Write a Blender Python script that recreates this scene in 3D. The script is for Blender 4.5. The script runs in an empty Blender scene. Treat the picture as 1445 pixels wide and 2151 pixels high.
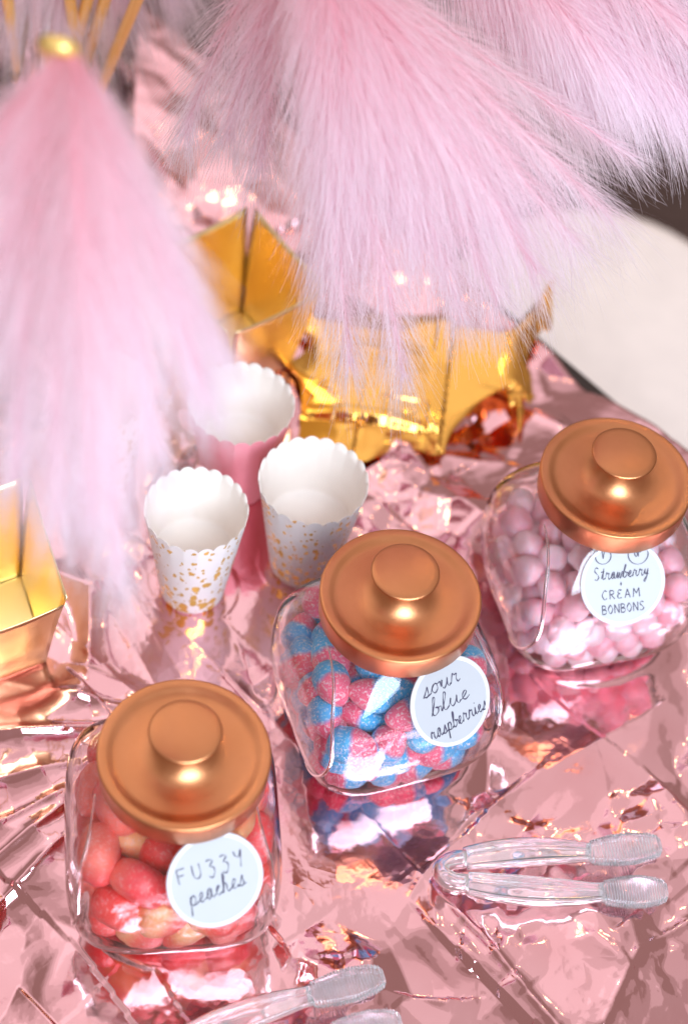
import bpy, bmesh, math, random
import numpy as np
from mathutils import Vector, Matrix, geometry
random.seed(7); rng = np.random.default_rng(7)
S = 0.05                      # metres per lid radius: jars are measured in lid radii
rad = math.radians
scene = bpy.context.scene
col = scene.collection

# ------------------------------------------------------------------ camera
PITCH, ROLL, FPX, PW, PH = rad(52.57), rad(8.62), 4095.0, 1445.0, 2151.0
CAM_Z = 19.54 * S + 2.85 * S  # above the table top
_f = Vector((0, math.cos(PITCH), -math.sin(PITCH))); _r = Vector((1, 0, 0)); _u = _r.cross(_f)
R_ = math.cos(ROLL) * _r + math.sin(ROLL) * _u
U_ = -math.sin(ROLL) * _r + math.cos(ROLL) * _u
cd = bpy.data.cameras.new('camera'); cam = bpy.data.objects.new('camera', cd); col.objects.link(cam)
m3 = Matrix((R_, U_, -_f)).transposed()
cam.matrix_world = Matrix.Translation((0, 0, CAM_Z)) @ m3.to_4x4()
cd.sensor_fit = 'VERTICAL'; cd.sensor_height = 24.0; cd.sensor_width = 16.1
cd.lens = FPX / PH * 24.0
cd.clip_start = 0.02; cd.clip_end = 30
cd.dof.use_dof = True; cd.dof.focus_distance = 24.3 * S; cd.dof.aperture_fstop = 2.1; cd.dof.aperture_blades = 7
scene.camera = cam
scene.view_settings.view_transform = 'Standard'; scene.view_settings.look = 'None'
scene.view_settings.exposure = 0.68; scene.view_settings.gamma = 1.0

# ------------------------------------------------------------------ light of the room
w = bpy.data.worlds.new('World'); scene.world = w; w.use_nodes = True
w.node_tree.nodes['Background'].inputs[0].default_value = (0.75, 0.57, 0.51, 1)
w.node_tree.nodes['Background'].inputs[1].default_value = 0.32
def lamp(name, loc, aim, sx, sy, power, color):
    l = bpy.data.lights.new(name, 'AREA'); l.shape = 'RECTANGLE'; l.size = sx; l.size_y = sy
    l.energy = power; l.color = color
    o = bpy.data.objects.new(name, l); col.objects.link(o); o.location = loc
    o.rotation_euler = (Vector(aim) - Vector(loc)).to_track_quat('-Z', 'Y').to_euler(); return o
lamp('window_light', (0.85, -1.0, 1.75), (0, .8, .05), 1.7, 1.5, 72, (0.74, 0.87, 1.0))
# the bright ceiling falls off outward: nested panels, each adding a little
for k, (sx, sy, rd) in enumerate(((9.0, 6.6, .10), (7.0, 5.2, .13), (5.2, 4.0, .13), (3.6, 2.8, .14), (2.0, 1.7, .14))):
    lamp('ceiling_light', (-1.7 + .05 * k, 3.2 - .12 * k, 2.9 - .03 * k), (-1.7 + .05 * k, 3.2 - .12 * k, 0), sx, sy, rd * math.pi * sx * sy, (.98, .96, 1.0))
def bulb(loc, p, r):
    l = bpy.data.lights.new('bulb', 'POINT'); l.energy = p; l.shadow_soft_size = r; l.color = (1.0, 0.62, 0.25)
    o = bpy.data.objects.new('bulb', l); col.objects.link(o); o.location = loc
bulb((0.5, 2.3, 2.0), 2.2, 0.04); bulb((-0.7, 1.9, 2.0), 2.0, 0.04)
scene.cycles.max_bounces = 18; scene.cycles.transmission_bounces = 16; scene.cycles.transparent_max_bounces = 16
scene.cycles.glossy_bounces = 6; scene.cycles.diffuse_bounces = 7
scene.cycles.sample_clamp_indirect = 6.0; scene.cycles.blur_glossy = 0.3

# ------------------------------------------------------------------ helpers
def ray(px, py):
    return _f * FPX + R_ * (px - PW / 2) - U_ * (py - PH / 2)
def at(px, py, z=0.0):        # metres; the point of height z (metres over the table)
    d = ray(px, py); t = (z - CAM_Z) / d.z
    return Vector((d.x * t, d.y * t, z))
def deep(px, py, depth):      # depth in lid radii along the view axis
    d = ray(px, py) / FPX
    return Vector((0, 0, CAM_Z)) + d * depth * S
def mesh_obj(name, verts, faces, mat, parent=None, smooth=True, loc=None):
    me = bpy.data.meshes.new(name)
    me.from_pydata([tuple(v) for v in verts], [], faces); me.validate(); me.update()
    if smooth: me.polygons.foreach_set('use_smooth', [True] * len(me.polygons))
    if mat: me.materials.append(mat)
    o = bpy.data.objects.new(name, me); col.objects.link(o)
    if parent: o.parent = parent
    if loc is not None: o.location = loc
    return o
def np_mesh(name, V, F, mat, parent=None, smooth=True):   # big quad or triangle meshes
    me = bpy.data.meshes.new(name); n, k = F.shape
    me.vertices.add(len(V)); me.vertices.foreach_set('co', V.astype(np.float32).ravel())
    me.loops.add(n * k); me.loops.foreach_set('vertex_index', F.astype(np.int32).ravel())
    me.polygons.add(n); me.polygons.foreach_set('loop_start', np.arange(0, n * k, k, dtype=np.int32))
    me.polygons.foreach_set('use_smooth', np.full(n, smooth))
    me.update(calc_edges=True); me.materials.append(mat)
    o = bpy.data.objects.new(name, me); col.objects.link(o)
    if parent: o.parent = parent
    return o
def empty(name, loc, label, cat, group=None, rz=0):
    o = bpy.data.objects.new(name, None); col.objects.link(o); o.location = loc; o.rotation_euler = (0, 0, rz)
    o.empty_display_size = .02
    tag(o, label, cat, group); return o
def tag(o, label, cat, group=None):
    o['label'] = label; o['category'] = cat
    if group: o['group'] = group
    return o
def lathe(prof, n=64, closed=False):
    V, F = [], []
    for r, z in prof:
        for i in range(n):
            a = 2 * math.pi * i / n; V.append((r * math.cos(a), r * math.sin(a), z))
    m = len(prof)
    for j in range(m - 1 + (1 if closed else 0)):
        j2 = (j + 1) % m
        for i in range(n):
            i2 = (i + 1) % n
            F.append((j * n + i, j * n + i2, j2 * n + i2, j2 * n + i))
    return V, F
def sweep(path, section, caps=True, frames=None, scale=None):
    """section: list of (a,b) in the frame normal to the path"""
    P = [Vector(p) for p in path]; V, F = [], []; k = len(section); up = Vector((0, 0, 1)); prev = None
    for i, p in enumerate(P):
        t = (P[min(i + 1, len(P) - 1)] - P[max(i - 1, 0)]).normalized()
        if frames: b = frames[i]
        elif prev is None:
            b = up if abs(t.dot(up)) < .9 else Vector((1, 0, 0))
        else: b = prev
        s = t.cross(b).normalized(); b = s.cross(t).normalized(); prev = b
        sc = scale[i] if scale else (1, 1)
        for u, v in section: V.append(p + s * u * sc[0] + b * v * sc[1])
    for i in range(len(P) - 1):
        for j in range(k):
            j2 = (j + 1) % k
            F.append((i * k + j, i * k + j2, (i + 1) * k + j2, (i + 1) * k + j))
    if caps:
        F.append(tuple(range(k))[::-1]); F.append(tuple((len(P) - 1) * k + j for j in range(k)))
    return V, F
def circ(r, n=10): return [(r * math.cos(2 * math.pi * i / n), r * math.sin(2 * math.pi * i / n)) for i in range(n)]
def bez(a, b, c, n):
    return [(1 - t) ** 2 * a + 2 * t * (1 - t) * b + t * t * c for t in [i / (n - 1) for i in range(n)]]
def catmull(P, n=6):
    P = [np.array(p, float) for p in P]; P = [2 * P[0] - P[1]] + P + [2 * P[-1] - P[-2]]; out = []
    for i in range(1, len(P) - 2):
        p0, p1, p2, p3 = P[i - 1:i + 3]
        for s in range(n):
            t = s / n
            out.append(.5 * (2 * p1 + (p2 - p0) * t + (2 * p0 - 5 * p1 + 4 * p2 - p3) * t * t + (3 * p1 - p0 - 3 * p2 + p3) * t ** 3))
    out.append(P[-2]); return out

# ------------------------------------------------------------------ materials
class NT:
    def __init__(s, name):
        s.m = bpy.data.materials.new(name); s.m.use_nodes = True; s.t = s.m.node_tree; s.t.nodes.clear()
        s.out = s.n('ShaderNodeOutputMaterial')
    def n(s, typ, **kw):
        x = s.t.nodes.new(typ)
        for k, v in kw.items(): setattr(x, k, v)
        return x
    def l(s, a, b): s.t.links.new(a, b)
    def pr(s, **kw):
        p = s.n('ShaderNodeBsdfPrincipled')
        for k, v in kw.items(): s.set(p, k.replace('_', ' '), v)
        s.l(p.outputs[0], s.out.inputs[0]); s.p = p; return p
    def set(s, node, k, v):
        i = node.inputs[k]
        if hasattr(v, 'links'): s.l(v, i)
        else: i.default_value = (*v, 1) if isinstance(v, tuple) and len(v) == 3 and i.type == 'RGBA' else v
    def tex(s, kind='Object'):
        return s.n('ShaderNodeTexCoord').outputs[kind]
    def noise(s, scale, detail=3, rough=.5, co=None, out=0):
        x = s.n('ShaderNodeTexNoise'); x.inputs['Scale'].default_value = scale; x.inputs['Detail'].default_value = detail
        x.inputs['Roughness'].default_value = rough; s.l(co or s.tex(), x.inputs['Vector']); return x.outputs[out]
    def ramp(s, fac, stops, mode='LINEAR'):
        x = s.n('ShaderNodeValToRGB'); x.color_ramp.interpolation = mode; e = x.color_ramp.elements
        while len(e) < len(stops): e.new(.5)
        for k, (p, c) in enumerate(stops): e[k].position = p; e[k].color = (*c, 1) if len(c) == 3 else c
        s.l(fac, x.inputs[0]); return x.outputs[0]
    def math(s, op, a, b=None):
        x = s.n('ShaderNodeMath', operation=op)
        for i, v in enumerate((a, b)):
            if v is None: continue
            if hasattr(v, 'links'): s.l(v, x.inputs[i])
            else: x.inputs[i].default_value = v
        return x.outputs[0]
    def mix(s, f, a, b):
        x = s.n('ShaderNodeMix', data_type='RGBA')
        for k, v in ((0, f), (6, a), (7, b)):
            if hasattr(v, 'links'): s.l(v, x.inputs[k])
            else: x.inputs[k].default_value = (*v, 1) if isinstance(v, tuple) else v
        return x.outputs[2]
    def bump(s, h, strength, dist, p=None):
        x = s.n('ShaderNodeBump'); x.inputs['Strength'].default_value = strength; x.inputs['Distance'].default_value = dist
        s.l(h, x.inputs['Height']); s.l(x.outputs[0], (p or s.p).inputs['Normal'])

def mat_foil():
    t = NT('rose_gold_foil'); g = t.tex()
    c = t.ramp(t.noise(9, 3, .6, g), [(.3, (.77, .40, .43)), (.7, (.87, .51, .55))])
    t.pr(Base_Color=c, Metallic=1.0, Roughness=.095)
    h = t.noise(90, 2, .5, g)
    for vs, am in ((75, .9), (190, .35)):      # fine crinkle: small cones that meet in straight edges
        v = t.n('ShaderNodeTexVoronoi'); v.inputs['Scale'].default_value = vs; t.l(g, v.inputs['Vector'])
        mk = t.ramp(t.noise(7 if vs < 100 else 15, 2, .5, g), [(.45, (0, 0, 0)), (.62, (am,) * 3)])
        h = t.math('ADD', h, t.math('MULTIPLY', v.outputs['Distance'], t.math('MULTIPLY', mk, 75 / vs * 4)))
    t.bump(h, .16, .0010); return t.m
def mat_gold(name='gold_foil', colr=(1.0, .78, .38), r=.24):
    t = NT(name); g = t.tex(); t.pr(Base_Color=colr, Metallic=1.0, Roughness=r)
    t.bump(t.noise(30, 2, .5, g), .25, .003); return t.m
def mat_copper():
    t = NT('copper_lid'); g = t.tex()
    n = t.noise(900, 2, .6, g)
    c = t.ramp(t.noise(18, 4, .6, g), [(.3, (.58, .235, .10)), (.75, (.69, .30, .14))])
    sm = t.ramp(t.noise(34, 4, .65, g), [(.4, (0, 0, 0)), (.7, (.10,) * 3)])
    t.pr(Base_Color=c, Metallic=1.0, Roughness=t.math('ADD', t.ramp(n, [(.2, (.27,) * 3), (.8, (.37,) * 3)]), sm))
    t.bump(n, .12, .0004); return t.m
def mat_glass(name='clear_glass', ior=1.5, c=(1, 1, 1), r=0.0, tw=1.0):
    t = NT(name); t.pr(Base_Color=c, Roughness=r, IOR=ior, Transmission_Weight=tw); return t.m
def mat_plain(name, c, r=.6, v=.08, sc=25, bump=0.0, **kw):
    t = NT(name); g = t.tex()
    cc = t.ramp(t.noise(sc, 4, .6, g), [(.25, tuple(x * (1 - v) for x in c)), (.75, tuple(min(1, x * (1 + v)) for x in c))])
    t.pr(Base_Color=cc, Roughness=r, **kw)
    if bump: t.bump(t.noise(sc * 14, 3, .6, g), bump, .001)
    return t.m
def sugar(t, g, base, frost=.45, sc=900):
    n = t.noise(sc, 2, .6, g); k = t.ramp(n, [(.52, (0, 0, 0)), (.68, (1, 1, 1))])
    f = t.math('MULTIPLY', k, frost); return t.mix(f, base, (.95, .93, .93)), n
def mat_candy(name, stops, axis='Z', frost=.4, sss=.25, scale=1 / (.5 * S), sc=900, bump=.6, rough=.5, radius=(1, .35, .3), ssc=.006, sheen=.2):
    t = NT(name); g = t.tex()
    sx = t.n('ShaderNodeSeparateXYZ'); t.l(g, sx.inputs[0])
    v = t.math('ADD', t.math('MULTIPLY', sx.outputs[axis], scale), .5)
    v = t.math('ADD', v, t.math('MULTIPLY', t.math('SUBTRACT', t.noise(120, 2, .5, g), .5), .22))
    base = t.ramp(v, stops); c, n = sugar(t, g, base, frost, sc)
    t.pr(Base_Color=c, Roughness=rough, Subsurface_Weight=sss, Subsurface_Radius=radius, Subsurface_Scale=ssc, Sheen_Weight=sheen)
    t.bump(n, bump, .0006); return t.m
def mat_barb(name, base, tip, trans=.4):
    t = NT(name); a = t.n('ShaderNodeAttribute', attribute_name='tint')
    c = t.ramp(a.outputs['Fac'], [(0.0, base), (.75, tip), (1, tuple(min(1, x * 1.05) for x in tip))])
    d = t.n('ShaderNodeBsdfDiffuse'); t.l(c, d.inputs[0]); tr = t.n('ShaderNodeBsdfTranslucent'); t.l(c, tr.inputs[0])
    gl = t.n('ShaderNodeBsdfGlossy'); gl.inputs['Roughness'].default_value = .45; gl.inputs[0].default_value = (1, .93, .97, 1)
    m1 = t.n('ShaderNodeMixShader'); m1.inputs[0].default_value = trans; t.l(d.outputs[0], m1.inputs[1]); t.l(tr.outputs[0], m1.inputs[2])
    m2 = t.n('ShaderNodeMixShader'); m2.inputs[0].default_value = .06; t.l(m1.outputs[0], m2.inputs[1]); t.l(gl.outputs[0], m2.inputs[2])
    t.l(m2.outputs[0], t.out.inputs[0]); return t.m
def mat_cup(name, paper, fleck=True):
    t = NT(name); g = t.tex(); pc = t.ramp(t.noise(60, 3, .5, g), [(.3, tuple(x * .96 for x in paper)), (.7, paper)])
    if not fleck:
        t.pr(Base_Color=pc, Roughness=.6); return t.m
    sx = t.n('ShaderNodeSeparateXYZ'); t.l(g, sx.inputs[0])
    wv = t.n('ShaderNodeVectorMath', operation='ADD'); t.l(g, wv.inputs[0])
    ws = t.n('ShaderNodeVectorMath', operation='SCALE'); t.l(t.noise(140, 2, .5, g, 1), ws.inputs[0]); ws.inputs['Scale'].default_value = .006
    t.l(ws.outputs[0], wv.inputs[1])
    st = t.n('ShaderNodeMapping'); st.inputs['Scale'].default_value = (1, 1, .62); t.l(wv.outputs[0], st.inputs[0])
    masks = []
    for sc, th, lo in ((140, .41, 1.45), (225, .42, 3.2)):
        v = t.n('ShaderNodeTexVoronoi'); v.inputs['Scale'].default_value = sc; v.inputs['Randomness'].default_value = 1.0; t.l(st.outputs[0], v.inputs['Vector'])
        cs = t.n('ShaderNodeSeparateColor'); t.l(v.outputs['Color'], cs.inputs[0])
        size = t.math('MULTIPLY', t.math('POWER', cs.outputs[0], .8), th)
        if lo == 1.45:   # larger flecks low on the cup
            size = t.math('MULTIPLY', size, t.math('SUBTRACT', 1.55, t.math('MULTIPLY', sx.outputs['Z'], 13)))
        masks.append(t.math('LESS_THAN', v.outputs['Distance'], size))
    mk = t.math('MAXIMUM', masks[0], masks[1])
    c = t.mix(mk, pc, (1.0, .70, .16))
    t.pr(Base_Color=c, Metallic=t.math('MULTIPLY', mk, .55), Roughness=t.math('SUBTRACT', .6, t.math('MULTIPLY', mk, .38))); return t.m

M_foil = mat_foil(); M_gold = mat_gold(colr=(1.0, .82, .44), r=.32); M_sheet = mat_gold('orange_gold_foil', (.93, .50, .11), .16); M_stem = mat_gold('gold_stem', (.95, .64, .20), .3); M_stem.node_tree.nodes['Principled BSDF'].inputs['Metallic'].default_value = .5
M_copper = mat_copper(); M_glass = mat_glass(); M_acryl = mat_glass('clear_acrylic', 1.47, (.975, .985, 1.0), .05, .88)
M_ribbed = mat_glass('frosted_acrylic', 1.47, (.96, .98, 1.0), .07, .88)
M_label = mat_plain('label_card', (.44, .46, .495), .35, .02, 40)
M_edge = mat_plain('label_rim', (.70, .73, .78), .18, .02, 40)
M_ink = mat_plain('ink', (.055, .045, .09), .5, .1, 60)
M_cup = mat_cup('fleck_paper', (.83, .83, .82)); M_cupin = mat_cup('cup_lining', (.84, .775, .72), False)
M_cuppink = mat_plain('pink_paper', (.80, .28, .34), .45, .06, 30)
M_wood = mat_plain('dark_wood', (.03, .017, .013), .75, .3, 12)
M_floor = mat_plain('floor_carpet', (.075, .042, .034), .9, .35, 60, .4)
M_seat = mat_plain('seat_fabric', (.86, .75, .69), .85, .05, 30, .3)

# ------------------------------------------------------------------ setting: floor, table, seat
ED = Vector((.751, -.660, 0)); NI = Vector((-.660, -.751, 0)); ORG = Vector((2.37, 21.46, 0)) * S   # table edge seen on the right
def tpt(e, n, z=0): return ORG + ED * e * S + NI * n * S + Vector((0, 0, z))
fl = mesh_obj('floor', [(-6, -4, -.75), (6, -4, -.75), (6, 8, -.75), (-6, 8, -.75)], [(0, 1, 2, 3)], M_floor); fl['kind'] = 'structure'
def slab(c, ax, ay, hx, hy, z0, z1, bev=.0, n=5, rc=0.0):
    """rounded-corner slab about c with axes ax, ay"""
    ring = []
    rc = max(rc, .001)
    for (sx, sy, a0) in ((1, 1, 0), (-1, 1, 90), (-1, -1, 180), (1, -1, 270)):
        for i in range(n + 1):
            a = rad(a0 + 90 * i / n); ring.append((sx * (hx - rc) + rc * math.cos(a), sy * (hy - rc) + rc * math.sin(a)))
    V, F, k = [], [], len(ring)
    b = max(bev, .0005); levels = [(z0, 1)] + [(z0 + b * (1 - math.cos(rad(x))), 0) for x in ()]
    prof = [(z0, b)] + [(z0 + b - b * math.cos(rad(q)), b - b * math.sin(rad(q))) for q in (30, 60, 90)] + [(z1 - b + b * math.sin(rad(q)), b - b * math.cos(rad(q))) for q in (0, 30, 60, 90)]
    for z, ins in prof:
        for x, y in ring:
            L = math.hypot(x, y) or 1; fx = 1 - ins / max(hx, hy)
            p = c + ax * (x * fx) + ay * (y * fx); V.append((p.x, p.y, z))
    for i in range(len(prof) - 1):
        for j in range(k): F.append((i * k + j, i * k + (j + 1) % k, (i + 1) * k + (j + 1) % k, (i + 1) * k + j))
    F.append(tuple(range(k))[::-1]); F.append(tuple((len(prof) - 1) * k + j for j in range(k)))
    return V, F
tb = empty('table', tpt(1, 8, -.75), 'dark wooden table under the crumpled rose gold foil', 'table')
V, F = slab(tpt(1, 8.1), ED, NI, 18 * S, 8.29 * S, -.045, -.016, .004)
def local(V, o): return [Vector(v) - o.location for v in V]
mesh_obj('tabletop', local(V, tb), F, M_wood, tb, False)
for a, b in ((-15, 1.6), (17, 1.6), (-15, 15.2), (17, 15.2)):
    V, F = slab(tpt(a, b), ED, NI, .03, .03, -.75, -.0465, .002); mesh_obj('leg', local(V, tb), F, M_wood, tb, False)
# pale seat beyond the edge; its far rounded corner shows
sd = Vector((.80, -.60, 0)).normalized(); sn = Vector((.60, .80, 0))
sc_ = at(1310, 420, -.26) - Vector((.1, 1, 0)).normalized() * .14 + sd * .11 - sn * .10
st = empty('stool', Vector((sc_.x, sc_.y, -.75)), 'pale beige upholstered seat beyond the foil covered table edge', 'stool')
V, F = slab(sc_, sd, sn, .25, .24, -.34, -.26, .03, 10, .14); mesh_obj('seat', local(V, st), F, M_seat, st)
for a in (-1, 1):
    for b in (-1, 1):
        V, F = slab(sc_ + sd * a * .19 + sn * b * .18, sd, sn, .018, .018, -.75, -.3405, .002); mesh_obj('leg', local(V, st), F, M_wood, st, False)

# ------------------------------------------------------------------ where the jars and cups stand (metres)
JAR = [(-1.39, 11.17, 12, 28, (.56, -1.08)), (.84, 13.82, 26, 41, (.80, -.87)), (3.43, 16.19, 22, 15, (.29, -1.04))]
CUPS = [((413, 1068), 1.85, 'a'), ((659, 1008), 1.9, 'b'), ((508, 845), 1.8, 'c'), ((215, 815), 1.8, 'd')]
cup_pos = [at(px, py, h * S) for (px, py), h, _ in CUPS]
box_a = [at(527, 435, 1.9 * S), at(680, 600, 1.9 * S), at(485, 695, 1.9 * S), at(332, 530, 1.9 * S)]
box_b = [at(55, 1005, 1.75 * S), at(135, 1262, 1.75 * S), at(-95, 1345, 1.75 * S), at(-175, 1088, 1.75 * S)]
VASE = at(130, 330, 0)

# ------------------------------------------------------------------ crumpled foil cloth
def h2(i, j, k):
    x = np.sin(i * 127.1 + j * 311.7 + k * 74.7) * 43758.5453; return x - np.floor(x)
def vnoise(x, y, k):
    i, j = np.floor(x), np.floor(y); fx, fy = x - i, y - j; fx = fx * fx * (3 - 2 * fx); fy = fy * fy * (3 - 2 * fy)
    return (h2(i, j, k) * (1 - fx) + h2(i + 1, j, k) * fx) * (1 - fy) + (h2(i, j + 1, k) * (1 - fx) + h2(i + 1, j + 1, k) * fx) * fy
def facets(x, y, cell, slope, curv, seed):
    """upper envelope of randomly tilted shallow domes: flat-ish facets that meet in straight creases"""
    u, v = x / cell, y / cell; i0, j0 = np.floor(u), np.floor(v); best = np.full_like(x, -1e9)
    for di in range(-2, 3):
        for dj in range(-2, 3):
            i, j = i0 + di, j0 + dj
            cx, cy = i + h2(i, j, seed), j + h2(i, j, seed + 1); a = h2(i, j, seed + 2) * 6.2832; s = slope * (.3 + h2(i, j, seed + 3))
            dx, dy = u - cx, v - cy
            best = np.maximum(best, cell * (s * (np.cos(a) * dx + np.sin(a) * dy) - curv * (dx * dx + dy * dy) + .10 * h2(i, j, seed + 4)))
    return best
E0, E1, N0, N1, DS = -15.5, 12.5, -.10, 15.2, .0285
e = np.arange(E0, E1, DS); n = np.arange(N0, N1, DS); EE, NN = np.meshgrid(e, n)
X = ORG.x + ED.x * EE * S + NI.x * NN * S; Y = ORG.y + ED.y * EE * S + NI.y * NN * S
x, y = X / S, Y / S
wx = x + .22 * (vnoise(x * .9, y * .9, 3) - .5); wy = y + .22 * (vnoise(x * .9, y * .9, 5) - .5)
patch = np.clip((vnoise(x * .7, y * .7, 9) - .40) * 4, 0, 1); pt2 = np.clip((vnoise(x * 1.1 + 9, y * 1.1, 19) - .48) * 5, 0, 1)
def rot(a, st): c, s_ = math.cos(a), math.sin(a); return (c * wx + s_ * wy) * st, (c * wy - s_ * wx)
a1, b1 = rot(.9, .55); a2, b2 = rot(-.7, .6); a3, b3 = rot(2.3, .7); a4, b4 = rot(.2, .8); a5, b5 = rot(1.4, .6); a6, b6 = rot(.5, .8)
Z = facets(a1, b1, 1.5, .28, .085, 11) - facets(a2, b2, 1.2, .26, .085, 31)
Z += (.4 + .6 * patch) * (facets(a3, b3, .55, .26, .10, 51) - facets(a4, b4, .47, .24, .10, 71))
Z += (.22 + .78 * pt2) * .75 * (facets(a5, b5, .21, .24, .1, 91) - facets(a6, b6, .18, .22, .1, 113))
# flatten under the things that stand on it
flat = np.ones_like(Z)
def calm(cx, cy, r0, r1, keep):
    global flat
    d = np.hypot(x - cx / S, y - cy / S); t = np.clip((d - r0) / (r1 - r0), 0, 1); flat = np.minimum(flat, keep + (1 - keep) * t * t * (3 - 2 * t))
for a, b, *_ in JAR: calm(a * S, b * S, 1.3, 1.9, .0); calm(a * S, b * S - 1.7 * S, 1.1, 2.0, .13)
for p in cup_pos: calm(p.x, p.y, .6, 1.1, 0); calm(p.x - .15 * S, p.y - .8 * S, .8, 1.6, .04)
for q in (box_a, box_b):
    cc = sum(q, Vector()) / 4; calm(cc.x, cc.y, 1.0, 1.6, 0)
calm(VASE.x, VASE.y, 1.2, 1.8, 0)
Z = (Z - Z.mean()) * flat
def crease(pts, A, wd, sign=1):
    global Z
    d = np.full_like(Z, 9.0)
    for (p, q) in zip(pts[:-1], pts[1:]):
        a, b = at(*p) / S, at(*q) / S; ax, ay, bx, by = a.x, a.y, b.x, b.y; L2 = (bx - ax) ** 2 + (by - ay) ** 2
        t = np.clip(((x - ax) * (bx - ax) + (y - ay) * (by - ay)) / L2, 0, 1)
        d = np.minimum(d, np.hypot(x - ax - t * (bx - ax), y - ay - t * (by - ay)))
    Z += sign * A * np.exp(-d / wd) * np.maximum(flat, .12)
crease([(250, 1195), (330, 1272), (560, 1500), (732, 1672), (887, 1838), (1010, 1972), (1190, 2200)], .055, .055)
crease([(900, 705), (960, 752), (1178, 903)], .06, .06)
crease([(1400, 1470), (1190, 1590), (1000, 1705)], .07, .12)
crease([(1445, 1938), (1330, 2010), (1260, 2160)], .06, .10)
crease([(1000, 1700), (890, 1835), (820, 1950)], .04, .06)
for p, q in (((290, 1500), (-20, 1420)), ((280, 1530), (-20, 1545)), ((300, 1470), (90, 1290)), ((330, 1440), (170, 1190)), ((270, 1580), (-20, 1640)), ((280, 1600), (-20, 1730)), ((300, 1450), (40, 1360)), ((140, 1690), (-20, 1800)), ((380, 1420), (250, 1200)), ((130, 1760), (-20, 1900))):
    crease([p, q], random.uniform(.05, .10), random.uniform(.06, .12))
Z = Z * S
edge = np.clip((.16 - NN) / .16, 0, None)
Z -= np.where(NN < .16, .16 * S * edge ** 2 * 1.2, 0)     # the sheet turns down over the table edge
Zf = Z - max(Z.max() * 0, 0)
low = Z.min(); 
fz = np.where(NN < .1, Z, np.maximum(Z, -.0145))
Vv = np.stack([X.ravel(), Y.ravel(), fz.ravel()], 1); ne, nn = len(e), len(n)
ii = np.arange((nn - 1) * ne).reshape(nn - 1, ne)[:, :-1].ravel()
Ff = np.stack([ii, ii + ne, ii + ne + 1, ii + 1], 1)
foil = np_mesh('foil_tablecloth', Vv, Ff, M_foil); tag(foil, 'crumpled mirror-like rose gold foil sheet spread over the table', 'tablecloth')

# ------------------------------------------------------------------ handwriting
GL = {  # joined script, one stroke from entry to exit
 's': [(0, 0), (.25, .5), (.45, 1.05), (.5, .6), (.55, .2), (.35, -.05), (.12, .08), (.4, 0), (.8, .15)],
 'o': [(0, .3), (.2, .8), (.5, 1), (.2, .85), (.1, .4), (.35, 0), (.65, .3), (.6, .8), (.45, 1), (.7, .85), (.95, .9)],
 'u': [(0, .3), (.15, 1), (.12, .4), (.3, 0), (.55, .3), (.68, 1), (.68, .3), (.85, 0), (1.0, .2)],
 'r': [(0, .1), (.15, .9), (.25, 1.08), (.35, .85), (.6, .9), (.55, .4), (.7, 0), (.95, .15)],
 'b': [(0, .1), (.25, 1.2), (.35, 1.9), (.2, 2.0), (.12, 1.2), (.1, .3), (.3, 0), (.6, .3), (.55, .8), (.35, .85), (.6, .7), (.85, .7)],
 'l': [(0, .1), (.3, 1.2), (.38, 1.85), (.22, 2.0), (.15, 1.2), (.18, .3), (.35, 0), (.6, .2)],
 'e': [(0, .15), (.3, .45), (.5, .8), (.35, 1), (.15, .7), (.15, .25), (.4, 0), (.75, .25)],
 'a': [(0, .2), (.55, .95), (.3, 1), (.1, .5), (.25, 0), (.5, .3), (.6, .95), (.58, .3), (.75, 0), (.95, .2)],
 'p': [(0, .2), (.15, 1), (.1, 0), (.05, -1), (.12, .5), (.4, 1), (.6, .6), (.45, .05), (.2, .1), (.6, 0), (.85, .2)],
 'i': [(0, .2), (.15, 1), (.15, .3), (.3, 0), (.5, .2)],
 'h': [(0, .1), (.25, 1.2), (.33, 1.9), (.2, 2), (.13, 1), (.1, 0), (.2, .7), (.42, 1), (.52, .6), (.52, .2), (.7, 0), (.9, .2)],
 'c': [(0, .2), (.4, .85), (.5, .9), (.3, 1), (.1, .5), (.3, 0), (.65, .2)],
 't': [(0, .2), (.25, 1.2), (.28, 1.8), (.22, .5), (.35, 0), (.6, .2)],
 'w': [(0, .6), (.1, 1), (.15, .2), (.3, 0), (.45, .9), (.5, .2), (.7, 0), (.85, .9), (1.05, .9)],
 'y': [(0, .4), (.12, 1), (.15, .4), (.35, .2), (.6, 1), (.5, -.3), (.3, -1), (.1, -.8), (.6, 0), (.8, .2)]}
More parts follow.
